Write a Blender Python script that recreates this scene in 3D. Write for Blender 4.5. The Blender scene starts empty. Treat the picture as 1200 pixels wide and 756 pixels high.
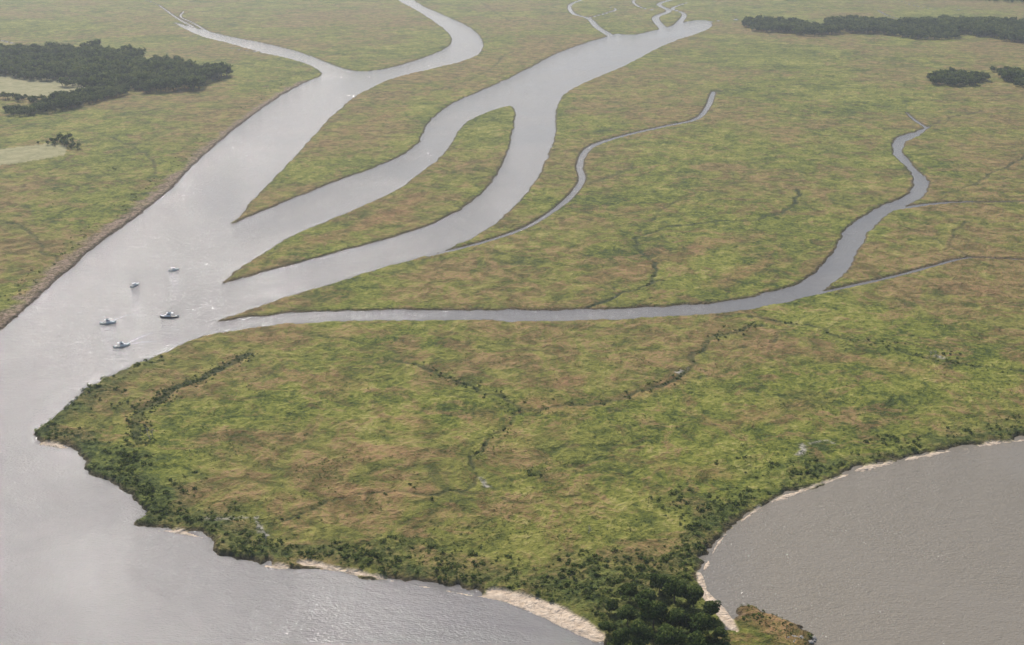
import bpy, math, random
import numpy as np
from mathutils import Vector
random.seed(7); rng=np.random.default_rng(7)
scene=bpy.context.scene
# ------------------------------------------------------------------ survey frame
H=300.0; PITCH=math.radians(20); F=1448.0
SP,CP=math.sin(PITCH),math.cos(PITCH)
def G(u,v):
    """aerial-survey trace coordinates -> metres on the ground plane"""
    dx=(np.asarray(u,float)-600)/F; dy=(np.asarray(v,float)-378)/F
    t=H/(SP+dy*CP)
    return t*dx, t*(CP-dy*SP)
def ppm(v): return (np.asarray(v,float)+149)*CP/H
def catmull(P,n=5,closed=False):
    P=np.array(P,float); N=len(P); out=[]
    rngi=range(N) if closed else range(N-1)
    for i in rngi:
        if closed: p0,p1,p2,p3=P[(i-1)%N],P[i],P[(i+1)%N],P[(i+2)%N]
        else: p0,p1,p2,p3=P[max(i-1,0)],P[i],P[i+1],P[min(i+2,N-1)]
        for k in range(n):
            t=k/n
            out.append(0.5*((2*p1)+(p2-p0)*t+(2*p0-5*p1+4*p2-p3)*t*t+(3*p1-p0-3*p2+p3)*t**3))
    if not closed: out.append(P[-1])
    return np.array(out)
# ------------------------------------------------------------------ noise
def h2(ix,iy,s):
    a=(ix*374761393+iy*668265263+s*1442695041)&0xffffffff
    a=((a^(a>>13))*1274126177)&0xffffffff
    a=(a^(a>>16))&0xffffff
    return a/float(0xffffff)
def vn(x,y,s=0):
    fx=np.floor(x); fy=np.floor(y); ix=fx.astype(np.int64); iy=fy.astype(np.int64)
    tx=x-fx; ty=y-fy; tx=tx*tx*(3-2*tx); ty=ty*ty*(3-2*ty)
    a=h2(ix,iy,s); b=h2(ix+1,iy,s); c=h2(ix,iy+1,s); d=h2(ix+1,iy+1,s)
    return (a*(1-tx)+b*tx)*(1-ty)+(c*(1-tx)+d*tx)*ty
def fbm(x,y,o=3,s=0):
    r=0;a=1;n=0
    for k in range(o):
        r=r+a*vn(x*2**k,y*2**k,s+k*17); n+=a; a*=.5
    return r/n
def sst(a,b,x):
    t=np.clip((x-a)/(b-a),0,1); return t*t*(3-2*t)
# ------------------------------------------------------------------ traces
WATER=[(-400,640),(-150,492),(-40,418),(0,388),(30,362),(60,335),(95,303),(130,275),(165,250),(200,222),(225,195),(255,168),(290,140),(325,115),(355,98),(377,88),
(366,78),(340,69),(305,61),(270,51),(235,42),(205,27),(232,34),(270,43),(310,51),(350,61),(385,74),(405,81),(425,84),(455,80),(490,70),(520,58),(530,46),(518,32),(492,14),(470,2),(455,-10),(440,-25),
(462,-25),(476,-10),(490,4),(520,18),(550,32),(565,47),(562,62),(540,72),(500,82),(460,92),(425,108),(400,126),(375,151),(350,178),(325,205),(300,230),(284,250),(272,262),
(310,247),(350,230),(400,210),(440,196),(470,183),(489,169),(499,150),(511,135),(532,121),(560,108),(590,95),(620,80),(650,64),(685,51),(708,44),(722,40),(742,41),(762,37),(785,31),(808,25),(828,24),(834,31),(815,40),(790,48),(762,61),(730,78),(692,94),(662,110),(652,128),(651,150),(645,175),(630,207),(610,234),(585,259),(560,275),(530,290),(500,300),(460,311),(420,322),(370,338),(325,352),(288,366),(250,378),
(300,371),(360,366),(450,364),(550,363),(650,363),(740,361),(800,358),(860,352),(905,342),(940,330),(963,312),(978,292),(990,271),(1010,255),(1035,241),(1060,230),(1070,220),(1070,206),(1056,190),(1046,175),(1051,162),(1070,155),(1088,149),
(1076,159),(1061,167),(1058,179),(1070,194),(1085,209),(1086,223),(1072,236),(1040,250),(1016,275),(1002,300),(985,325),(950,346),(900,358),(850,366),(780,371),(700,375),(600,376),(500,376),(400,377),(340,380),(290,385),(240,394),(212,404),(180,418),(150,433),(120,447),(95,462),(70,480),(50,497),(42,511),(52,519),(75,520),(90,530),(105,548),(125,562),(150,577),(168,592),(167,604),(158,616),(177,621),(205,622),(237,628),(253,637),(262,650),(290,658),(330,665),(370,663),(400,668),(440,676),(480,684),(520,691),(550,697),(578,698),(605,706),(640,720),(668,735),(690,748),(702,760),(725,790),(770,822),(830,835),(890,815),(935,782),(953,750),(940,738),(905,719),(882,708),(862,711),(856,722),(846,716),(832,700),(824,682),(828,660),(840,640),(860,618),(890,595),(925,580),(960,568),(1000,552),(1040,542),(1080,534),(1130,525),(1170,518),(1200,515),
(1300,500),(1500,480),(1900,500),(3000,560),(3600,900),(3600,2800),(600,2900),(-2500,2800),(-2500,1200)]
ISLAND=[(262,331),(285,312),(310,295),(345,275),(390,256),(430,239),(465,222),(490,205),(515,185),(530,165),(541,148),(560,136),(585,127),(601,125),(603,140),(599,165),(590,190),(575,215),(555,235),(525,254),(495,267),(450,281),(400,295),(350,308),(300,321)]
WCREEK=[ # points, half width px
([(503,300),(540,291),(580,280),(620,265),(650,246),(670,229),(682,211),(679,195),(686,178),(702,168),(740,157),(780,148),(815,140),(829,126),(836,108)],[2.8]*5+[3.6]*5+[2.8]*5),
([(945,347),(990,337),(1040,326),(1090,313),(1130,303),(1165,303),(1220,306)],[2.4,2.4,2.3,2.1,1.8,1.4,1.2]),
([(1045,246),(1085,240),(1125,237),(1160,237),(1220,236)],[3.6,3.2,2.6,1.9,1.5]),
([(1086,150),(1072,141),(1062,132)],[1.8,1.5,1.]),
([(0,47),(22,52),(60,56)],[1.6,1.2,.8]),([(265,56),(300,61),(330,65)],[1.0,1.1,1.2]),
([(186,6),(200,16),(212,24),(228,32)],[.9,1.3,1.5,1.7]),([(215,14),(212,20),(228,28),(245,38)],[.9,1.1,1.3,1.5]),
([(716,42),(700,32),(690,22),(672,16),(668,6),(684,-3),(664,-14),(640,-24)],[4.5,3.6,2.8,2.4,2.,1.6,1.3,1]),([(690,21),(712,15),(722,11),(712,8)],[1.5,1.5,1.2,.8]),
([(778,34),(768,21),(784,13),(772,5),(792,-3),(776,-12),(800,-22)],[5,4,3,2.6,2.,1.6,1.3]),([(793,30),(802,17),(788,10),(806,3)],[4,2.4,1.8,1.2]),
([(825,27),(845,24),(866,23)],[2,1.4,.9]),([(768,12),(752,9),(742,2),(752,-6)],[1.8,1.6,1.4,1.0]),
([(1028,12),(1040,18),(1052,22)],[1,1.2,.8]),([(1050,0),(1070,6),(1100,12),(1130,11)],[.8,1,1,.8]),
([(560,-30),(610,-20),(640,-24)],[1,1,.8]),([(120,-20),(186,6)],[.8,.8])]
DARK=[ # thin vegetated ditches / shrub lines  points, half width px, strength
([(158,522),(160,500),(175,480),(200,462),(240,440),(295,418)],5.5,.85),
([(330,390),(380,396),(430,403),(470,417)],1.7,.7),([(455,422),(500,434),(540,449),(580,461),(610,476),(650,481),(700,471),(750,461),(790,446),(815,421),(835,401),(860,389),(900,384)],3.0,.8),
([(285,640),(300,622),(340,605),(400,583),(450,577),(500,580),(545,580),(560,565),(550,545),(560,530),(580,510),(605,495),(612,486)],2.1,.9),
([(545,581),(620,585),(680,582)],1.4,.6),([(612,486),(570,470),(520,462)],1.6,.7),
([(880,372),(950,385),(1000,398),(1050,412),(1100,425),(1135,428),(1210,436)],2.1,.9),
([(688,362),(730,345),(765,330),(771,318),(756,300),(744,286),(770,270),(820,263),(870,260),(910,252),(930,240),(936,222)],2.4,1.),
([(836,108),(900,103),(960,99),(1040,104)],1.6,.8),([(1100,226),(1130,222),(1160,205),(1210,180)],1.8,.8),
([(75,306),(60,300),(45,285),(20,265),(-10,260)],2,.8),([(185,205),(170,180),(120,160)],1.6,.7),
([(1088,150),(1110,140),(1160,130),(1210,128)],1.6,.8),([(780,270),(760,262),(790,240),(812,228)],1.6,.6),
([(1130,303),(1115,280),(1130,260)],1.6,.7),([(560,400),(620,410),(700,408),(760,398)],1.7,.5),([(500,430),(560,425),(620,432)],1.7,.5),
([(860,410),(900,405),(930,380),(950,372)],1.7,.6),([(690,215),(720,208),(740,198)],4,.7),([(390,95),(300,80),(220,60)],1.4,.5),
([(600,60),(560,90),(500,110)],1.4,.5),([(700,130),(760,120),(820,100)],1.4,.5),([(720,255),(790,240),(860,215),(900,190)],1.4,.5),
([(860,20),(950,60),(1080,80)],1.2,.6),([(560,0),(600,25),(660,30)],1.2,.6)]
SAND=[([(576,696),(600,702),(630,712),(655,723),(680,736),(698,748)],[8,13,15,15,14,9]),
([(352,661),(370,663),(400,669),(440,677),(480,685),(520,692),(560,699),(580,699)],[2.5,5,2.6,2.0,1.8,2.6,3,8]),
([(186,622),(212,624),(240,631)],[2,4,2]),([(312,664),(335,666)],[4,3]),([(48,520),(62,522),(78,525)],[1.2,3.2,1.6]),
([(820,672),(827,695),(838,710),(850,724),(858,745)],[2.5,6,7.5,8,7]),([(905,588),(925,581),(942,575)],[2.0,4.4,2.0]),
([(826,668),(840,640),(860,618),(890,595)],[1.6,1.2,1.2,1.4]),([(942,575),(1000,554)],[.8,1.0]),
([(1000,553),(1020,548),(1048,542)],[2.4,4.8,2.4]),([(1048,542),(1062,539),(1085,534),(1112,529),(1148,524)],[1.,2,4,2,.6]),([(1148,523),(1160,521),(1172,519)],[2,4.6,2]),
([(1172,519),(1190,517),(1220,514)],[.8,1.2,2])]
PALE=[([(235,612),(265,611),(292,609)],[2,4,2]),([(935,535),(942,530),(938,524)],[3,4,2]),([(950,522),(965,518),(975,520)],[2,3,2]),
([(795,438),(803,432)],[2,2]),([(560,560),(572,572)],[2,3]),([(300,610),(312,632)],[1.5,3]),([(1095,418),(1105,422)],[2,2])]
BROWN=[([(660,450),(680,443),(697,438)],[10,14,8],1.0),([(430,268),(470,246),(500,228)],[14,14,10],.9),([(300,305),(400,275)],[8,12],.7),([(400,583),(460,578),(520,579)],[5,6,4],.8),
([(590,470),(650,478),(720,470),(800,445)],[6,7,7,6],.9),([(840,335),(900,310)],[12,12],.8),([(430,535),(470,530)],[12,10],.8),([(700,330),(800,300),(860,280)],[10,12,8],.7),
([(340,440),(420,450)],[10,12],.6),([(850,500),(950,470)],[12,12],.7),([(1000,420),(1100,440)],[12,12],.6),([(870,722),(905,735),(940,752)],[16,16,12],.8),([(720,250),(800,240)],[8,8],.6),([(560,490),(620,520)],[12,12],.5),([(1100,330),(1190,350)],[9,9],.7),
([(230,400),(350,395),(450,390)],[3,5,4],.6),([(840,660),(862,628),(900,596),(960,572)],[3,5,5,4],.9),([(470,495),(500,500)],[10,8],.7),([(740,540),(850,560)],[10,10],.5),([(900,410),(960,420)],[10,8],.7),([(500,330),(620,320)],[8,8],.5),([(380,170),(470,130)],[8,8],.6)]
FIELDS=[([(-60,86),(0,88),(60,90),(108,97),(100,106),(60,113),(0,114),(-60,112)],1),([(-40,178),(0,176),(60,169),(79,172),(76,183),(30,191),(0,195),(-40,198)],1)]
# ------------------------------------------------------------------ terrain grid
VH=378-F*math.tan(PITCH)
STEP=1.3
vs=list(VH+0.8*1.05**np.arange(0,200)); vs=[v for v in vs if v<-12]
vs+=list(np.arange(-12,764,STEP)); vs+=list(np.arange(766,900,3.5))
vs=np.array(vs)
mid=np.arange(-12,1214,STEP); g=[];s=STEP;u=mid[-1]
while u<12000: s*=1.06;u+=s;g.append(u)
l=[];s=STEP;u=mid[0]
while u>-11000: s*=1.06;u-=s;l.append(u)
us=np.array(l[::-1]+list(mid)+g)
nr,nc=len(vs),len(us)
dyv=(vs-378)/F; tr=H/(SP+dyv*CP); YR=tr*(CP-dyv*SP); DX=(us-600)/F
X=tr[:,None]*DX[None,:]; Y=np.repeat(YR[:,None],nc,1)
def segdist(arr,pts,ws=None,M=60.):
    """arr=min(arr, dist-w) ; pts in world"""
    for i in range(len(pts)-1):
        (ax,ay),(bx,by)=pts[i],pts[i+1]
        if abs(ax-bx)+abs(ay-by)<1e-6: continue
        y0,y1=min(ay,by)-M,max(ay,by)+M
        r=np.nonzero((YR>=y0)&(YR<=y1))[0]
        if len(r)==0: continue
        x0,x1=min(ax,bx)-M,max(ax,bx)+M
        ra,rb=r[0],r[-1]+1
        tt=tr[[ra,rb-1]]
        lo=min(x0/tt[0],x0/tt[1]); hi=max(x1/tt[0],x1/tt[1])
        ca=np.searchsorted(DX,lo); cb=np.searchsorted(DX,hi)
        if ca>=cb: continue
        xs=X[ra:rb,ca:cb]; ys=Y[ra:rb,ca:cb]
        ex,ey=bx-ax,by-ay; q=ex*ex+ey*ey
        t=np.clip(((xs-ax)*ex+(ys-ay)*ey)/q,0,1)
        d=np.hypot(xs-ax-t*ex,ys-ay-t*ey)
        if ws is not None: d=d-(ws[i]*(1-t)+ws[i+1]*t)
        sub=arr[ra:rb,ca:cb]; np.minimum(sub,d,out=sub)
def world(P): 
    x,y=G(P[:,0],P[:,1]); return np.stack([x,y],1)
wpoly=catmull(WATER,5,True); ipoly=catmull(ISLAND,5,True)
wp=world(wpoly); ip=world(ipoly)
wpc=np.vstack([wp,wp[:1]]); ipc=np.vstack([ip,ip[:1]])
dist=np.full((nr,nc),60.0)
segdist(dist,wpc); segdist(dist,ipc)
inside=np.zeros((nr,nc),bool)
for pc in (wpc,ipc):
    for r in range(nr):
        y=YR[r]; a=pc[:-1];b=pc[1:]
        m=(a[:,1]>y)!=(b[:,1]>y)
        if not m.any(): continue
        xc=a[m,0]+(y-a[m,1])/(b[m,1]-a[m,1])*(b[m,0]-a[m,0])
        cnt=np.searchsorted(np.sort(xc),X[r])
        inside[r]^=(cnt%2==1)
sd=np.where(inside,-dist,dist)
near=sst(250,600,vs)[:,None]      # the exposed bay shore is more ragged
nz=(fbm(X/16,Y/16,3,3)-.5)*(5+8*near)+(fbm(X/4,Y/4,2,9)-.5)*(2.5+2.0*near)
sd=sd+nz*sst(60,0,np.abs(sd))
cr=np.full((nr,nc),60.0)
for P,w in WCREEK:
    A=np.array([(a[0],a[1],b) for a,b in zip(P,w)]); A=catmull(A,5)
    segdist(cr,world(A),A[:,2]/ppm(A[:,1]),60.)
cr=cr+(fbm(X/9,Y/9,2,21)-.5)*1.6*sst(60,0,cr)
sd=np.minimum(sd,cr)
def mask(lines,M=45,n=5):
    arr=np.full((nr,nc),40.0)
    for P,w in lines:
        A=np.array([(a[0],a[1],b) for a,b in zip(P,w)]); A=catmull(A,n)
        segdist(arr,world(A),A[:,2]/ppm(A[:,1]),M)
    return arr
sa=mask(SAND)+ (fbm(X/7,Y/7,3,31)-.5)*3
pa=mask(PALE)+(fbm(X/3,Y/3,3,35)-.5)*5
dark=np.zeros((nr,nc))
for P,w,st in DARK:
    a=np.full((nr,nc),30.0); A=np.array([(p[0],p[1],w) for p in P],float); A=catmull(A,6)
    wx,wy=G(A[:,0],A[:,1]); wob=np.stack([wx+(fbm(wx/14,wy/14,2,46)-.5)*12,wy+(fbm(wx/14,wy/14,2,47)-.5)*16],1)
    segdist(a,wob,A[:,2]/ppm(A[:,1]),30.)
    a=a+(fbm(X/6,Y/6,2,41)-.5)*2.6
    np.maximum(dark,st*sst(1.2,-.8,a)*(.4+.9*fbm(X/12,Y/12,2,44)),out=dark)
dark=np.clip(dark,0,1)
brown=np.zeros((nr,nc))
for P,w,st in BROWN:
    a=np.full((nr,nc),60.0); A=np.array([(p[0],p[1],b) for p,b in zip(P,w)],float); A=catmull(A,4)
    segdist(a,world(A),A[:,2]/ppm(A[:,1]),60.)
    a=a+(fbm(X/14,Y/14,4,51)-.5)*30
    np.maximum(brown,st*sst(8,-8,a),out=brown)
def inpoly(px,py,poly):
    c=np.zeros(np.shape(px),bool)
    n=len(poly)
    for i in range(n):
        x1,y1=poly[i];x2,y2=poly[(i+1)%n]
        if y1==y2: continue
        c^=((y1>py)!=(y2>py))&(px<(x2-x1)*(py-y1)/(y2-y1)+x1)
    return c
field=np.zeros((nr,nc))
for P,tan in FIELDS:
    q=world(np.array(P,float)); field[inpoly(X,Y,q)]=tan
# shrub belt along the bay shore
UU=600+F*X/tr[:,None]; VV=np.repeat(vs[:,None],nc,1)
southm=(VV>385)&(sd>0)&(sd<59)
beltw=(11+28*fbm(X/45,Y/45,3,61))*np.where(UU>880,.65,1)
belt=np.where(southm,sst(1,.35,sd/beltw),0)*sst(392,455,VV)
belt=np.maximum(belt,np.where(southm|((sd>=59)),1,0)*sst(635,700,VV+ (fbm(X/30,Y/30,3,66)-.5)*90)*((UU>380)&(UU<860)))
belt=np.maximum(belt,.55*sst(1,.6,sd/(beltw*1.9))*southm*sst(430,520,VV)*sst(.4,.6,fbm(X/20,Y/20,3,67)))
belt*=sst(2,9,sa)*.6+.4
belt*=1-.85*((UU>856)&(VV>698))
lband=np.where((UU<380)&(VV<400)&(VV>95)&(sd>-2)&(UU+.9*VV<480),sst(19,8,sd*(1+(VV<200)*.5)+ (fbm(X/12,Y/12,3,77)-.5)*20),0)
hum=(fbm(X/7,Y/7,3,5)-.5)*1.2+(fbm(X/2.2,Y/2.2,2,6)-.5)*.8
land=1.25*sst(-.3,2.6,sd)+hum*sst(1,5,sd)+belt*(fbm(X/4,Y/4,3,8)-.15)*2.6*sst(0,4,sd)-dark*.7*sst(1,5,sd)+lband*(fbm(X/5,Y/5,2,12)-.3)*1.6
low=np.clip(sd*.5,-1.8,0)
hz=np.where(sd>-.3,land-.1,low)
sandm=sst(.8,-.5,sa)*(sd<12)*(cr>2)
hb=np.clip(-sa*.16,-1.8,.55)
hz=np.where(sandm>.02,hz*(1-sandm)+sandm*np.maximum(np.minimum(hz,.5),hb),hz)
hz=np.where((sandm<=.02)&(sd<0)&(sd>-14),np.maximum(hz,hb),hz)
hz=np.where(field>0,1.2+.1*hum,hz)
# ------------------------------------------------------------------ mesh helpers
def mk(name,V,Q,mats=(),mi=None,attrs=None,smooth=False):
    me=bpy.data.meshes.new(name)
    V=np.asarray(V,np.float32);Q=np.asarray(Q,np.int32)
    me.vertices.add(len(V)); me.vertices.foreach_set("co",V.ravel())
    me.loops.add(Q.size); me.polygons.add(len(Q))
    me.loops.foreach_set("vertex_index",Q.ravel())
    me.polygons.foreach_set("loop_start",np.arange(0,Q.size,Q.shape[1],dtype=np.int32))
    for m in mats: me.materials.append(m)
    if mi is not None: me.polygons.foreach_set("material_index",np.asarray(mi,np.int32))
    me.polygons.foreach_set("use_smooth",np.full(len(Q),smooth,bool))
    me.update(calc_edges=True)
    for k,a in (attrs or {}).items():
        at=me.attributes.new(k,'FLOAT','POINT'); at.data.foreach_set("value",np.asarray(a,np.float32).ravel())
    o=bpy.data.objects.new(name,me); scene.collection.objects.link(o); return o
def nmat(name):
    m=bpy.data.materials.new(name); m.use_nodes=True; n=m.node_tree; n.nodes.clear(); return m,n
class NB:
    def __init__(s,t): s.t=t
    def n(s,ty,**k):
        x=s.t.nodes.new(ty)
        for a,b in k.items(): setattr(x,a,b)
        return x
    def l(s,a,b): s.t.links.new(a,b)
    def noise(s,vec,scale,detail=3,rough=.6,dist=0):
        x=s.n('ShaderNodeTexNoise'); x.inputs['Scale'].default_value=scale; x.inputs['Detail'].default_value=detail; x.inputs['Roughness'].default_value=rough; x.inputs['Distortion'].default_value=dist
        s.l(vec,x.inputs['Vector']); return x.outputs['Fac']
    def mr(s,v,a,b,c=0,d=1):
        x=s.n('ShaderNodeMapRange'); x.inputs[1].default_value=a;x.inputs[2].default_value=b;x.inputs[3].default_value=c;x.inputs[4].default_value=d; s.l(v,x.inputs[0]); return x.outputs[0]
    def ma(s,op,a,b=None):
        x=s.n('ShaderNodeMath',operation=op)
        for i,q in enumerate((a,b)):
            if q is None: continue
            if isinstance(q,(int,float)): x.inputs[i].default_value=q
            else: s.l(q,x.inputs[i])
        return x.outputs[0]
    def mix(s,f,a,b):
        x=s.n('ShaderNodeMix',data_type='RGBA')
        if isinstance(f,(int,float)): x.inputs[0].default_value=f
        else: s.l(f,x.inputs[0])
        for i,q in ((6,a),(7,b)):
            if isinstance(q,tuple): x.inputs[i].default_value=(*q,1)
            else: s.l(q,x.inputs[i])
        return x.outputs[2]
    def attr(s,name):
        x=s.n('ShaderNodeAttribute',attribute_name=name); return x.outputs['Fac']
    def ramp(s,f,st):
        x=s.n('ShaderNodeValToRGB'); e=x.color_ramp.elements
        while len(e)<len(st): e.new(.5)
        for q,(p,c) in zip(e,st): q.position=p; q.color=(*c,1)
        s.l(f,x.inputs[0]); return x.outputs[0]
# ---- marsh material
mm,t=nmat("marsh_ground"); b=NB(t)
pos=b.n('ShaderNodeNewGeometry').outputs['Position']
fine=b.noise(pos,.33,3,.7,.3); med=b.noise(pos,.075,4,.7,.8); big=b.noise(pos,.015,3,.62,1.0); huge=b.noise(pos,.0035,2,.5,.5)
f1=b.ma('ADD',b.ma('MULTIPLY',fine,.36),b.ma('ADD',b.ma('MULTIPLY',med,.38),b.ma('MULTIPLY',big,.30)))
f1=b.mr(f1,.42,.63)
col=b.ramp(f1,[(0,(.038,.056,.010)),(.25,(.082,.102,.016)),(.5,(.148,.163,.026)),(.75,(.222,.222,.044)),(1,(.32,.285,.092))])
# broad zones : olive / yellow-green species mix
col=b.mix(b.mr(huge,.44,.56,0,.42),col,b.mix(b.mr(med,.38,.62),(.095,.090,.025),(.26,.212,.068)))
br=b.noise(pos,.028,5,.74,1.2)
brm=b.mr(b.ma('ADD',b.ma('MULTIPLY',br,.75),b.ma('MULTIPLY',huge,.35)),.53,.605,0,.85)
brm=b.ma('MULTIPLY',brm,b.mr(fine,.40,.56,.3,1))
brc=b.mix(b.mr(med,.42,.58),(.145,.090,.036),(.285,.178,.086))
col=b.mix(brm,col,brc)
bm_=b.ma('MULTIPLY',b.attr('brown'),b.mr(fine,.38,.58,.3,.95))
col=b.mix(bm_,col,b.mix(b.mr(med,.4,.6),(.17,.098,.042),(.31,.18,.088)))
dk=b.ma('MULTIPLY',b.attr('belt'),b.mr(med,.38,.6,1,.5))
col=b.mix(dk,col,b.mix(b.mr(fine,.42,.6),(.030,.046,.012),(.098,.122,.032)))
col=b.mix(b.attr('dark'),col,b.mix(b.mr(fine,.4,.6),(.022,.034,.011),(.058,.066,.024)))
fieldc=b.mix(b.mr(med,.35,.65),(.24,.235,.115),(.37,.33,.18)); col=b.mix(b.attr('field'),col,fieldc)
col=b.mix(b.ma('MULTIPLY',b.attr('lbank'),b.mr(fine,.35,.55,.6,1)),col,b.mix(b.mr(fine,.42,.58),(.10,.072,.046),(.31,.225,.165)))
mud=b.mr(b.attr('shore'),3.0,.8,0,.85)
col=b.mix(mud,col,b.mix(b.mr(fine,.4,.6),(.035,.029,.018),(.11,.082,.052)))
col=b.mix(b.attr('pale'),col,b.mix(b.mr(fine,.4,.6),(.12,.12,.07),(.42,.38,.31)))
col=b.mix(b.attr('sand'),col,b.mix(b.mr(fine,.3,.7),(.47,.36,.255),(.67,.55,.42)))
bs=b.n('ShaderNodeBsdfPrincipled'); bs.inputs['Roughness'].default_value=.9; bs.inputs['Specular IOR Level'].default_value=.1
bp=b.n('ShaderNodeBump'); bp.inputs['Strength'].default_value=1.; bp.inputs['Distance'].default_value=1.8
b.l(b.ma('ADD',fine,b.ma('MULTIPLY',med,1.6)),bp.inputs['Height']); b.l(bp.outputs[0],bs.inputs['Normal']); b.l(col,bs.inputs['Base Color'])
o=b.n('ShaderNodeOutputMaterial'); b.l(bs.outputs[0],o.inputs[0])
V=np.stack([X,Y,hz],2).reshape(-1,3)
idx=np.arange(nr*nc).reshape(nr,nc)
Q=np.stack([idx[1:,:-1],idx[1:,1:],idx[:-1,1:],idx[:-1,:-1]],2).reshape(-1,4)
palem=sst(1,-1,pa)*(sd>1)
mk("marsh_ground",V,Q,[mm],None,dict(brown=brown,dark=dark,belt=belt,field=field,lbank=lband,shore=np.where(sandm>.3,9,sd),pale=palem,sand=sandm),True)
# ---- water
wm,t=nmat("water"); b=NB(t)
pos=b.n('ShaderNodeNewGeometry').outputs['Position']
mp=b.n('ShaderNodeMapping'); mp.inputs['Scale'].default_value=(1,1.9,1); mp.inputs['Rotation'].default_value=(0,0,.35); b.l(pos,mp.inputs['Vector'])
w1=b.noise(mp.outputs[0],.6,3,.6,.3); w2=b.noise(mp.outputs[0],.13,2,.5,.5)
big=b.noise(pos,.006,4,.6,1.2)
hh=b.ma('ADD',w1,b.ma('MULTIPLY',w2,.9))
bp=b.n('ShaderNodeBump'); bp.inputs['Distance'].default_value=.62; b.l(hh,bp.inputs['Height']); b.l(b.mr(big,.38,.62,.6,1.0),bp.inputs['Strength'])
bs=b.n('ShaderNodeBsdfPrincipled'); bs.inputs['IOR'].default_value=1.36
sep=b.n('ShaderNodeSeparateXYZ'); b.l(pos,sep.inputs[0])
cove=b.ma('MULTIPLY',b.mr(sep.outputs[0],30,120),b.mr(sep.outputs[1],760,640))   # silty cove east of the point
basec=b.mix(b.mr(big,.4,.6),(.140,.132,.124),(.180,.170,.158))
b.l(b.mix(cove,basec,(.215,.185,.140)),bs.inputs['Base Color']); b.l(b.mr(big,.3,.7,.07,.10),bs.inputs['Roughness'])
b.l(bp.outputs[0],bs.inputs['Normal'])
o=b.n('ShaderNodeOutputMaterial'); b.l(bs.outputs[0],o.inputs[0])
R=45000
mk("water",[(-R,-R,0),(R,-R,0),(R,R,0),(-R,R,0)],[(0,1,2,3)],[wm])
# ------------------------------------------------------------------ foliage
fm,t=nmat("foliage"); b=NB(t)
tint=b.attr('tint')
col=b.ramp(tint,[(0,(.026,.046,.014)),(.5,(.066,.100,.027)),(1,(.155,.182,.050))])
bs=b.n('ShaderNodeBsdfDiffuse'); tl=b.n('ShaderNodeBsdfTranslucent'); b.l(col,bs.inputs[0]); b.l(col,tl.inputs[0])
mx=b.n('ShaderNodeMixShader'); mx.inputs[0].default_value=.32; b.l(bs.outputs[0],mx.inputs[1]); b.l(tl.outputs[0],mx.inputs[2])
o=b.n('ShaderNodeOutputMaterial'); b.l(mx.outputs[0],o.inputs[0])
def simple(name,c,r=.8,var=.25,sc=2.):
    m,t=nmat(name); b=NB(t); pos=b.n('ShaderNodeNewGeometry').outputs['Position']
    n=b.noise(pos,sc,3,.6); c2=tuple(x*(1-var) for x in c)
    bs=b.n('ShaderNodeBsdfPrincipled'); bs.inputs['Roughness'].default_value=r
    b.l(b.mix(n,c2,c),bs.inputs['Base Color']); o=b.n('ShaderNodeOutputMaterial'); b.l(bs.outputs[0],o.inputs[0]); return m
bark=simple("bark",(.12,.095,.07),.9)
def tube(p0,p1,r0,r1,k=6):
    p0=np.array(p0,float);p1=np.array(p1,float);d=p1-p0;d/=np.linalg.norm(d)
    a=np.cross(d,[.3,.9,.1]);a/=np.linalg.norm(a);c=np.cross(d,a)
    an=np.arange(k)*2*math.pi/k
    ring=lambda p,r:p+r*(np.cos(an)[:,None]*a+np.sin(an)[:,None]*c)
    V=np.vstack([ring(p0,r0),ring(p1,r1)])
    Q=[(i,(i+1)%k,k+(i+1)%k,k+i) for i in range(k)]
    return V,np.array(Q)
def leaves(centers,radii,n,size,r):
    """n leaf clumps per volume scattered through lobes"""
    k=r.integers(0,len(centers),n)
    d=r.normal(size=(n,3)); d/=np.linalg.norm(d,axis=1)[:,None]
    rad=r.uniform(.45,1.08,n)**.6
    p=centers[k]+d*radii[k]*rad[:,None]
    nrm=d+r.normal(size=(n,3))*.7+np.array([0,0,.5]); nrm/=np.linalg.norm(nrm,axis=1)[:,None]
    a=np.cross(nrm,r.normal(size=(n,3)));a/=np.linalg.norm(a,axis=1)[:,None];c=np.cross(nrm,a)
    s=(size*r.uniform(.6,1.4,n))[:,None]; s2=s*r.uniform(.5,1,n)[:,None]
    V=np.stack([p-a*s-c*s2*.4,p+a*s*.3-c*s2,p+a*s+c*s2*.4,p-a*s*.3+c*s2],1).reshape(-1,3)
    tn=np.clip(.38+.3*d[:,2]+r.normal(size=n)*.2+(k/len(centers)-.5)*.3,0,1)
    return V,np.arange(4*n).reshape(-1,4),np.repeat(tn,4)
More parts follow.
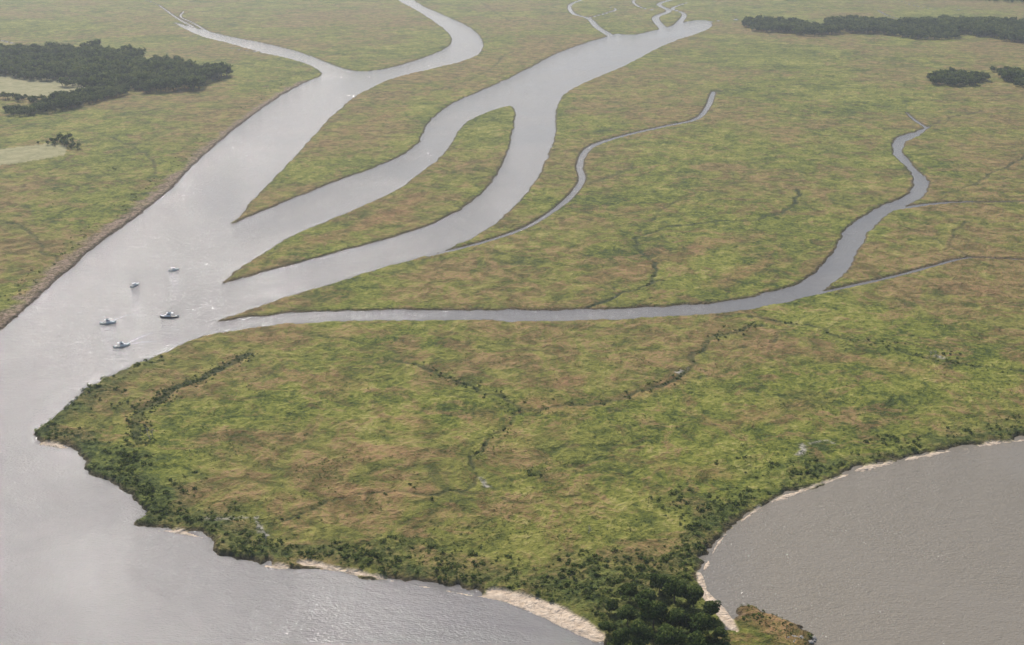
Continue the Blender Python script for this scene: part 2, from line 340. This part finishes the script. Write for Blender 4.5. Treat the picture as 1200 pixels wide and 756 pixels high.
def tree_tpl(seed,h=12,w=8,n=150,size=1.1,limbs=4,k=6):
    r=np.random.default_rng(seed); Vs=[];Qs=[];M=[];T=[];off=0
    def add(V,Q,m,tn):
        nonlocal off
        Vs.append(V);Qs.append(Q+off);M.append(np.full(len(Q),m));T.append(tn if not np.isscalar(tn) else np.full(len(V),tn)); off+=len(V)
    top=np.array([r.uniform(-.5,.5),r.uniform(-.5,.5),h*.62])
    m=np.array([top[0]*.4,top[1]*.4,h*.3])
    add(*tube((0,0,-.5),m,h*.032,h*.022,k),0,0.); add(*tube(m,top,h*.022,h*.009,k),0,0.)
    C=[];RR=[]
    for i in range(limbs+3):
        an=i*2.4+r.uniform(-.4,.4); rr=w*.5*r.uniform(.35,.72); z=h*r.uniform(.45,.84)
        c=np.array([math.cos(an)*rr,math.sin(an)*rr,z]); C.append(c); RR.append(np.array([1,1,.8])*w*r.uniform(.2,.33))
        if i<limbs: add(*tube(m+(top-m)*r.uniform(0,.7),c,h*.012,h*.004,4),0,0.)
    C.append(np.array([top[0],top[1],h*.82])); RR.append(np.array([1,1,.9])*w*.26)
    V,Q,tn=leaves(np.array(C),np.array(RR),n,size,r); V[:,2]=np.maximum(V[:,2],.3)
    add(V,Q,1,tn)
    return np.vstack(Vs),np.vstack(Qs),np.concatenate(M),np.concatenate(T)
def shrub_tpl(seed,n=34):
    r=np.random.default_rng(seed)
    C=np.array([[r.uniform(-.5,.5),r.uniform(-.5,.5),r.uniform(.35,.8)] for _ in range(4)]); RR=np.array([[.6,.6,.5]]*4)*r.uniform(.7,1.15,(4,1))
    V,Q,tn=leaves(C,RR,n,.27,r); 
    Vt,Qt=tube((0,0,-.2),(0,0,.7),.07,.03,4)
    return np.vstack([V,Vt]),np.vstack([Q,Qt+len(V)]),np.concatenate([np.ones(len(Q)),np.zeros(len(Qt))]),np.concatenate([tn,np.zeros(len(Vt))])
def merge(name,tpls,P,S,tv=None):
    n=len(P)
    if n==0: return
    ch=rng.integers(0,len(tpls),n); an=rng.uniform(0,6.283,n); Vs=[];Qs=[];M=[];T=[];off=0
    if tv is None: tv=rng.normal(.10,.20,n)
    for k,(V,Q,m,tn) in enumerate(tpls):
        I=np.nonzero(ch==k)[0]
        if len(I)==0: continue
        c,s=np.cos(an[I])[:,None],np.sin(an[I])[:,None]; sc=S[I]
        x=(V[None,:,0]*c-V[None,:,1]*s)*sc[:,:1]+P[I,0:1]
        y=(V[None,:,0]*s+V[None,:,1]*c)*sc[:,:1]+P[I,1:2]
        z=V[None,:,2]*sc[:,1:2]+P[I,2:3]
        Vs.append(np.stack([x,y,z],2).reshape(-1,3))
        Qs.append((Q[None]+(np.arange(len(I))*len(V))[:,None,None]).reshape(-1,4)+off)
        M.append(np.tile(m,len(I))); T.append(np.clip(tn[None]+tv[I][:,None],0,1).ravel()); off+=len(I)*len(V)
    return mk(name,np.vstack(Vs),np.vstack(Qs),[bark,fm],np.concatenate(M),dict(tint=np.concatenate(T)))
def sample(arr,x,y):
    r=np.clip(np.searchsorted(-YR,-y),0,nr-1); c=np.clip(np.searchsorted(DX,x/tr[r]),0,nc-1); return arr[r,c]
FT=[tree_tpl(s,h=12,w=10,n=110,size=1.25) for s in range(8)]
def forest(name,poly,spacing,hs=(.75,1.3),thin=0.0):
    q=world(np.array(poly,float)); x0,y0=q.min(0);x1,y1=q.max(0)
    gx,gy=np.meshgrid(np.arange(x0,x1,spacing),np.arange(y0,y1,spacing)); gx=gx.ravel()+rng.uniform(-.5,.5,gx.size)*spacing; gy=gy.ravel()+rng.uniform(-.5,.5,gy.size)*spacing
    wob=(fbm(gx/40,gy/40,3,90)-.5)
    m=inpoly(gx+wob*40,gy+wob*80,q)&(rng.uniform(size=gx.size)>thin); gx,gy=gx[m],gy[m]
    z=sample(hz,gx,gy); m=z>.3; gx,gy,z=gx[m],gy[m],z[m]
    s=rng.uniform(*hs,len(gx))*(.6+.8*fbm(gx/45,gy/45,2,91)); S=np.stack([s*rng.uniform(.85,1.2,len(gx)),s],1)
    return merge(name,FT,np.stack([gx,gy,z],1),S)
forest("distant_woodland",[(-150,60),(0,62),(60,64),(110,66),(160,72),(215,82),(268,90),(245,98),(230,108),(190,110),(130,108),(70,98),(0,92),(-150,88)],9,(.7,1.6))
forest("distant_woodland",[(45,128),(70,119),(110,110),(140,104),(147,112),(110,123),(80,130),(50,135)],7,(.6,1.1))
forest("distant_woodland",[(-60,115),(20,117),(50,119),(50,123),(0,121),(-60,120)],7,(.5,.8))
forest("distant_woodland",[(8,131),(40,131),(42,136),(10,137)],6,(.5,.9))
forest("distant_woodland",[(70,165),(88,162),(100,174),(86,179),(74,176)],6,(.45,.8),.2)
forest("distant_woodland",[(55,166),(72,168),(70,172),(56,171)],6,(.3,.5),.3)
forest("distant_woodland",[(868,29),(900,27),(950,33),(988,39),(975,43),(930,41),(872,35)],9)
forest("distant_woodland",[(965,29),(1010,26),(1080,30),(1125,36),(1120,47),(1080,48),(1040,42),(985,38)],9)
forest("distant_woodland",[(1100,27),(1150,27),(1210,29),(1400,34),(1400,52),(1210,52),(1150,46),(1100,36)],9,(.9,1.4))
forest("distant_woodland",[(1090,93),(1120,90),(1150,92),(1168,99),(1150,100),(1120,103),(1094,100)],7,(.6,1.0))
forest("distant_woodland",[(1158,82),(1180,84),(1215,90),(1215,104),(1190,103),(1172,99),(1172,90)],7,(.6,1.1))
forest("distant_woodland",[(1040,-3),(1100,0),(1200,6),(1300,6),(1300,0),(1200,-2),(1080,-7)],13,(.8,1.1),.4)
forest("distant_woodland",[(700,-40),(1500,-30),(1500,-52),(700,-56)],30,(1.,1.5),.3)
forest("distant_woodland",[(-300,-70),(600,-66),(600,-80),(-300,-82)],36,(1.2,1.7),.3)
# shrubs
ST=[shrub_tpl(s) for s in range(10)]
def put_shrubs(name,x,y,sc,tm=.2):
    z=sample(hz,x,y)-.1; s=np.asarray(sc)
    merge(name,ST,np.stack([x,y,z],1),np.stack([s,s*rng.uniform(.6,1.,len(s))],1),rng.normal(tm,.19,len(s)))
N=120000
uu=rng.uniform(-5,1215,N); vv=rng.uniform(400,800,N); x,y=G(uu,vv)
bl=sample(belt,x,y); sdd=sample(sd,x,y); sn=sample(sa,x,y)
pr=bl**1.2*(.25+.75*sst(.40,.6,fbm(x/14,y/14,3,71)))*.38
m=(rng.uniform(size=N)<pr)&(sdd>1.5)&(sn>1.)
x,y=x[m],y[m]; put_shrubs("shoreline_shrubs",x,y,.5+rng.uniform(0,1,len(x))**2*1.4,.30)
# shrubs along ditches
xs=[];ys=[];ss=[]
for i,(P,w,st) in enumerate(DARK):
    if i in (0,2,6,3,7):
        A=world(catmull(np.array([(p[0],p[1]) for p in P],float),14)); dens={0:9,2:1.5,6:.9,3:.3,7:.15}[i]
        A=A+np.stack([(fbm(A[:,0]/14,A[:,1]/14,2,46)-.5)*12,(fbm(A[:,0]/14,A[:,1]/14,2,47)-.5)*16],1)
        for k in range(len(A)):
            cl=float(vn(A[k:k+1,0]/25,A[k:k+1,1]/25,33)[0])
            for _ in range(rng.poisson(dens*.5*(cl*2 if i else 1))):
                xs.append(A[k,0]+rng.normal()*2.2*(2 if i==0 else 1.2)); ys.append(A[k,1]+rng.normal()*2.5*(1.8 if i==0 else 1.6)); ss.append(rng.uniform(.5,1.5 if i else 1.3))
for (cx,cy,r_,n) in [(150,540,14,60),(172,580,12,40),(880,383,8,6),(625,558,10,10),(130,200,6,10),(60,230,20,5),(1110,415,12,9),(1040,405,20,6),(895,722,14,26),(925,738,10,10)]:
    for _ in range(n):
        a,b_=G(cx+rng.normal()*r_*.5,cy+rng.normal()*r_*.35); xs.append(float(a));ys.append(float(b_));ss.append(rng.uniform(.7,1.7) if cy<700 else rng.uniform(.4,.9))
A=world(catmull(np.array([(-5,385),(60,330),(130,270),(200,217),(255,163),(325,110),(370,84)],float),16))
for k in range(len(A)):
    for _ in range(rng.poisson(1.8)): xs.append(A[k,0]-rng.uniform(8,26)); ys.append(A[k,1]+rng.uniform(-10,12)); ss.append(rng.uniform(.5,1.6))
xs=np.array(xs);ys=np.array(ys);ss=np.array(ss);m=(sample(sd,xs,ys)>1.5)
put_shrubs("ditch_shrubs",xs[m],ys[m],ss[m])
# reed tussocks all over foreground marsh
N=36000
uu=rng.uniform(-5,1215,N); vv=385+380*rng.uniform(size=N)**.9; x,y=G(uu,vv); m=(sample(sd,x,y)>2)&(sample(sa,x,y)>1)&(rng.uniform(size=N)<sst(.45,.62,fbm(x/25,y/25,4,81))*.35); x,y=x[m],y[m]
z=sample(hz,x,y)-.15
gt=[shrub_tpl(100+s,12) for s in range(6)]
merge("marsh_tussocks",gt,np.stack([x,y,z],1),np.stack([rng.uniform(.5,1.1,len(x)),rng.uniform(.35,.8,len(x))],1),rng.normal(.45,.28,len(x)))
# grove at the point
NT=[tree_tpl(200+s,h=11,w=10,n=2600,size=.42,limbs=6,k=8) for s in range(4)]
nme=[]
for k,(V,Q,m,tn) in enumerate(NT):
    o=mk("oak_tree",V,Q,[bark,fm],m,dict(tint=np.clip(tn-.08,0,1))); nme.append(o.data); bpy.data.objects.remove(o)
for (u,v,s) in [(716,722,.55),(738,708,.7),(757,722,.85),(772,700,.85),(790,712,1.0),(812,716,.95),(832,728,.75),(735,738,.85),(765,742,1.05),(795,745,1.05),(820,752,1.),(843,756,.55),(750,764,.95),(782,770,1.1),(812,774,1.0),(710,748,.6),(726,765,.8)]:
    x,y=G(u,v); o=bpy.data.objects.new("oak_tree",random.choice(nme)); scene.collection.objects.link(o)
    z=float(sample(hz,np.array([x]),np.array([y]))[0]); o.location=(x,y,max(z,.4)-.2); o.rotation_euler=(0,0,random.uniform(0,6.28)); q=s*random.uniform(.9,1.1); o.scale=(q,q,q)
# dead trees
dm=simple("dead_wood",(.42,.38,.33),.9)
def dead(u,v,h):
    r=np.random.default_rng(int(u*7+v)); Vs=[];Qs=[];off=0
    def add(a,c,r0,r1):
        nonlocal off
        V,Q=tube(a,c,r0,r1,5);Vs.append(V);Qs.append(Q+off);off+=len(V)
    add((0,0,-.4),(.1,0,h*.55),.16,.1); add((.1,0,h*.55),(.25,.1,h),.1,.03)
    for i in range(9):
        z=h*r.uniform(.3,.85);an=r.uniform(0,6.28);L=h*r.uniform(.2,.45);p=np.array([.1,0,z]);q=p+np.array([math.cos(an)*L,math.sin(an)*L,L*.7]);add(p,q,.06,.025)
        an+=.7;add(p+(q-p)*.6,p+(q-p)*.6+np.array([math.cos(an),math.sin(an),.8])*L*.4,.03,.015)
    o=mk("dead_tree",np.vstack(Vs),np.vstack(Qs),[dm]); x,y=G(u,v); o.location=(x,y,float(sample(hz,np.array([x]),np.array([y]))[0]))
for u,v,h in [(176,520,6),(179,514,5),(173,512,5),(1090,420,5),(1096,418,4),(567,572,4),(312,640,5),(938,538,4),(690,628,4),(806,436,3.5)]: dead(u,v,h)
# rocks at the spit
rk=simple("rock",(.40,.37,.33),.85,.4,1.5)
import bmesh
bm=bmesh.new()
for i in range(80):
    t_=random.random(); u=922+t_*32+random.uniform(-2,2); v=752-abs(t_-.6)*6+random.uniform(-4,4); x,y=G(u,v)
    r_=random.uniform(.4,1.1); res=bmesh.ops.create_icosphere(bm,subdivisions=1,radius=r_)
    for q in res['verts']:
        q.co=Vector((q.co.x*random.uniform(.8,1.3)+x,q.co.y*random.uniform(.8,1.2)+y,q.co.z*random.uniform(.6,.9)+.35))
me=bpy.data.meshes.new("riprap_rocks");bm.to_mesh(me);bm.free();me.materials.append(rk);scene.collection.objects.link(bpy.data.objects.new("riprap_rocks",me))
# ------------------------------------------------------------------ boats
white=simple("white_gelcoat",(.8,.8,.78),.3,.04); navy=simple("navy_hull_paint",(.03,.035,.05),.3,.1); glass=simple("tinted_glass",(.02,.025,.03),.08,.1); metal=simple("metal_rail",(.5,.5,.5),.35,.1); deckm=simple("deck",(.5,.46,.38),.7,.1); red=simple("antifoul_red",(.25,.03,.02),.6,.1)
def boat(u,v,L,head,dark=False,fly=True):
    bm=bmesh.new()
    B=L*.3
    st=[(-.5,.86,.0,.62),(-.3,.96,-.02,.62),(-.05,1,-.02,.68),(.2,.9,-.02,.8),(.36,.62,0,.95),(.46,.3,.1,1.08),(.5,.02,.5,1.15)]
    fb=L*.11; rows=[]
    for (x,w,k,g) in st:
        hw=B*.5*w; gz=fb*g*1.15; 
        rows.append([bm.verts.new(p) for p in [(x*L,hw,gz),(x*L,hw*.96,gz*.62),(x*L-.01*L,hw*.74,fb*(-.1+k)),(x*L-.02*L,0,fb*(-.45+k)),(x*L-.01*L,-hw*.74,fb*(-.1+k)),(x*L,-hw*.96,gz*.62),(x*L,-hw,gz)]])
    hm=1 if dark else 0
    for i in range(len(rows)-1):
        for j in range(6):
            f=bm.faces.new((rows[i][j],rows[i][j+1],rows[i+1][j+1],rows[i+1][j])); f.material_index=0 if (j in(0,5)) and not dark else (hm if j in(0,1,4,5) else 5)
    f=bm.faces.new(rows[0][::-1]); f.material_index=hm
    dr=[]
    for i,(x,w,k,g) in enumerate(st):
        hw=B*.5*w*.9; z=fb*g*1.15-(.10 if i>2 else .55)
        dr.append((bm.verts.new((x*L*.985,hw,z)),bm.verts.new((x*L*.985,-hw,z))))
    for i in range(len(dr)-1):
        f=bm.faces.new((dr[i][0],dr[i+1][0],dr[i+1][1],dr[i][1])); f.material_index=4 if i<2 else 0
        for s_,j in ((0,0),(1,6)):
            f=bm.faces.new((rows[i][j],rows[i+1][j],dr[i+1][s_],dr[i][s_])); f.material_index=0
    f=bm.faces.new((rows[0][0],dr[0][0],dr[0][1],rows[0][6])); f.material_index=0
    def box(x0,x1,w0,w1,z0,z1,m,tf=0,tb=0,tw=1.):
        p=[(x0,-w0,z0),(x1,-w1,z0),(x1,w1,z0),(x0,w0,z0),(x0+tb,-w0*tw,z1),(x1-tf,-w1*tw,z1),(x1-tf,w1*tw,z1),(x0+tb,w0*tw,z1)]
        q=[bm.verts.new(a) for a in p]
        for f in ((0,3,2,1),(4,5,6,7),(0,1,5,4),(1,2,6,5),(2,3,7,6),(3,0,4,7)):
            bm.faces.new([q[i] for i in f]).material_index=m
    zb=fb*.65
    box(-.12*L,.33*L,B*.36,B*.2,zb,zb+L*.085,0,L*.08,0,.92)
    box(-.12*L,.14*L,B*.37,B*.34,zb+.1,zb+L*.12,0,L*.03,0,.94)
    box(-.11*L,.11*L,B*.345,B*.33,zb+L*.12,zb+L*.185,2,L*.035,.02*L,.94)
    box(-.26*L,.12*L,B*.40,B*.34,zb+L*.187,zb+L*.205,0,.01*L,0,.97)
    for s_ in (-1,1):
        for a in (-.25,-.12,.02):
            x0=a*L; y0=s_*B*.36
            p=[(x0-.006*L,y0-.006*L),(x0+.006*L,y0-.006*L),(x0+.006*L,y0+.006*L),(x0-.006*L,y0+.006*L)]
            lo=[bm.verts.new((*c,zb)) for c in p]; hi=[bm.verts.new((*c,zb+L*.187)) for c in p]
            for i in range(4): bm.faces.new((lo[i],lo[(i+1)%4],hi[(i+1)%4],hi[i])).material_index=0
    if fly:
        box(-.14*L,.05*L,B*.28,B*.24,zb+L*.206,zb+L*.26,0,.03*L,0,.92); box(-.02*L,.04*L,B*.22,B*.2,zb+L*.262,zb+L*.295,2,.03*L,0,.9); box(-.12*L,-.07*L,B*.18,B*.18,zb+L*.262,zb+L*.31,4)
    def rod(a,c,r_=.035):
        V,Q=tube(a,c,r_,r_*.7,5); q=[bm.verts.new(p) for p in V]
        for f in Q: bm.faces.new([q[i] for i in f]).material_index=3
    rod((-.1*L,B*.25,zb+.2*L),(-.22*L,B*.3,zb+.52*L)); rod((-.1*L,-B*.25,zb+.2*L),(-.22*L,-B*.3,zb+.5*L)); rod((0,0,zb+.2*L),(0,0,zb+.42*L))
    for s_ in (-1,1):
        pr=[(.18*L,s_*B*.42,fb*.95),(.34*L,s_*B*.31,fb*1.1),(.47*L,s_*B*.1,fb*1.25)]
        for i in range(3): rod(pr[i],(pr[i][0],pr[i][1],pr[i][2]+.06*L),.025)
        for i in range(2): rod((*pr[i][:2],pr[i][2]+.06*L),(*pr[i+1][:2],pr[i+1][2]+.06*L),.025)
    box(-.56*L,-.5*L,B*.1,B*.1,.0,fb*1.25,3,0,.01*L,.85)
    box(-.45*L,-.36*L,B*.16,B*.16,fb*.2,fb*.85,0)
    bmesh.ops.recalc_face_normals(bm,faces=bm.faces)
    me=bpy.data.meshes.new("motorboat"); bm.to_mesh(me); bm.free()
    for m in (white,navy,glass,metal,deckm,red): me.materials.append(m)
    o=bpy.data.objects.new("motorboat",me); scene.collection.objects.link(o); x,y=G(u,v); o.location=(x,y,.05); o.rotation_euler=(0,0,math.radians(head))
boat(127,379,10.5,15); boat(198,372,12.5,185,True); boat(143,406,10.5,28); boat(158,335,8.5,60,False,False); boat(204,317,8,25,False,False)
# wakes : foam ribbons lying just above the water, broken up by noise
wk,t=nmat("foam"); b=NB(t); pos=b.n('ShaderNodeNewGeometry').outputs['Position']
ds=b.n('ShaderNodeBsdfDiffuse'); ds.inputs[0].default_value=(.75,.75,.74,1); tp=b.n('ShaderNodeBsdfTransparent'); mx=b.n('ShaderNodeMixShader')
b.l(b.ma('MULTIPLY',b.mr(b.noise(pos,.8,3,.6),.40,.56),b.attr('amt')),mx.inputs[0]); b.l(tp.outputs[0],mx.inputs[1]); b.l(ds.outputs[0],mx.inputs[2])
o=b.n('ShaderNodeOutputMaterial'); b.l(mx.outputs[0],o.inputs[0])
def wake(P,w0,w1,amt):
    A=world(catmull(np.array(P,float),6)); n=len(A); V=[];T=[]
    for i in range(n):
        d=A[min(i+1,n-1)]-A[max(i-1,0)]; d=d/np.linalg.norm(d); nn=np.array([-d[1],d[0]]); f=i/(n-1); w=w0+(w1-w0)*f
        for s_ in (-1,0,1): V.append((*(A[i]+nn*w*s_),.06)); T.append(amt*(1-f)*(1 if s_==0 else 0))
    Q=[]
    for i in range(n-1):
        for j in (0,1): Q.append((i*3+j,i*3+j+1,i*3+j+4,i*3+j+3))
    mk("boat_wake",V,Q,[wk],None,dict(amt=T))
wake([(150,402),(163,396),(182,388)],2.0,3.4,1.); wake([(150,404),(168,401),(192,400)],1.5,2.8,.8)
wake([(134,375),(148,370),(165,366)],1.2,2.4,.7)
# ------------------------------------------------------------------ haze layer (low-lying humid air, real volume)
hm_,t=nmat("haze"); b=NB(t); vsn=b.n('ShaderNodeVolumeScatter'); vsn.inputs['Color'].default_value=(.88,.94,1,1); vsn.inputs['Density'].default_value=1.6e-4; vsn.inputs['Anisotropy'].default_value=.4
o=b.n('ShaderNodeOutputMaterial'); b.l(vsn.outputs[0],o.inputs['Volume'])
W=20000
Vb=[(-W,-3000,-30),(W,-3000,-30),(W,30000,-30),(-W,30000,-30),(-W,-3000,150),(W,-3000,150),(W,30000,150),(-W,30000,150)]
mk("haze",Vb,[(0,3,2,1),(4,5,6,7),(0,1,5,4),(1,2,6,5),(2,3,7,6),(3,0,4,7)],[hm_])
# ------------------------------------------------------------------ light & camera
EL,AZ=math.radians(46),math.radians(-22)
w=bpy.data.worlds.new("World"); scene.world=w; w.use_nodes=True; t=w.node_tree; bg=t.nodes['Background']
sk=t.nodes.new('ShaderNodeTexSky'); sk.sky_type='NISHITA'; sk.sun_disc=False; sk.sun_elevation=EL; sk.sun_rotation=AZ; sk.dust_density=2.2; sk.air_density=1.0; sk.altitude=0
t.links.new(sk.outputs[0],bg.inputs[0]); bg.inputs[1].default_value=.145
L=bpy.data.lights.new("sun",'SUN'); L.energy=3.9; L.angle=math.radians(.5); L.color=(1,.95,.88)
lo=bpy.data.objects.new("sun",L); scene.collection.objects.link(lo)
lo.rotation_euler=Vector((math.sin(AZ)*math.cos(EL),math.cos(AZ)*math.cos(EL),math.sin(EL))).to_track_quat('Z','Y').to_euler()
cam=bpy.data.cameras.new("camera"); cam.sensor_width=36; cam.lens=36*F/1200; cam.clip_start=1; cam.clip_end=100000
co=bpy.data.objects.new("camera",cam); scene.collection.objects.link(co); co.location=(0,0,H); co.rotation_euler=(math.pi/2-PITCH,0,0); scene.camera=co
scene.view_settings.view_transform='Standard'; scene.view_settings.look='None'; scene.view_settings.exposure=0
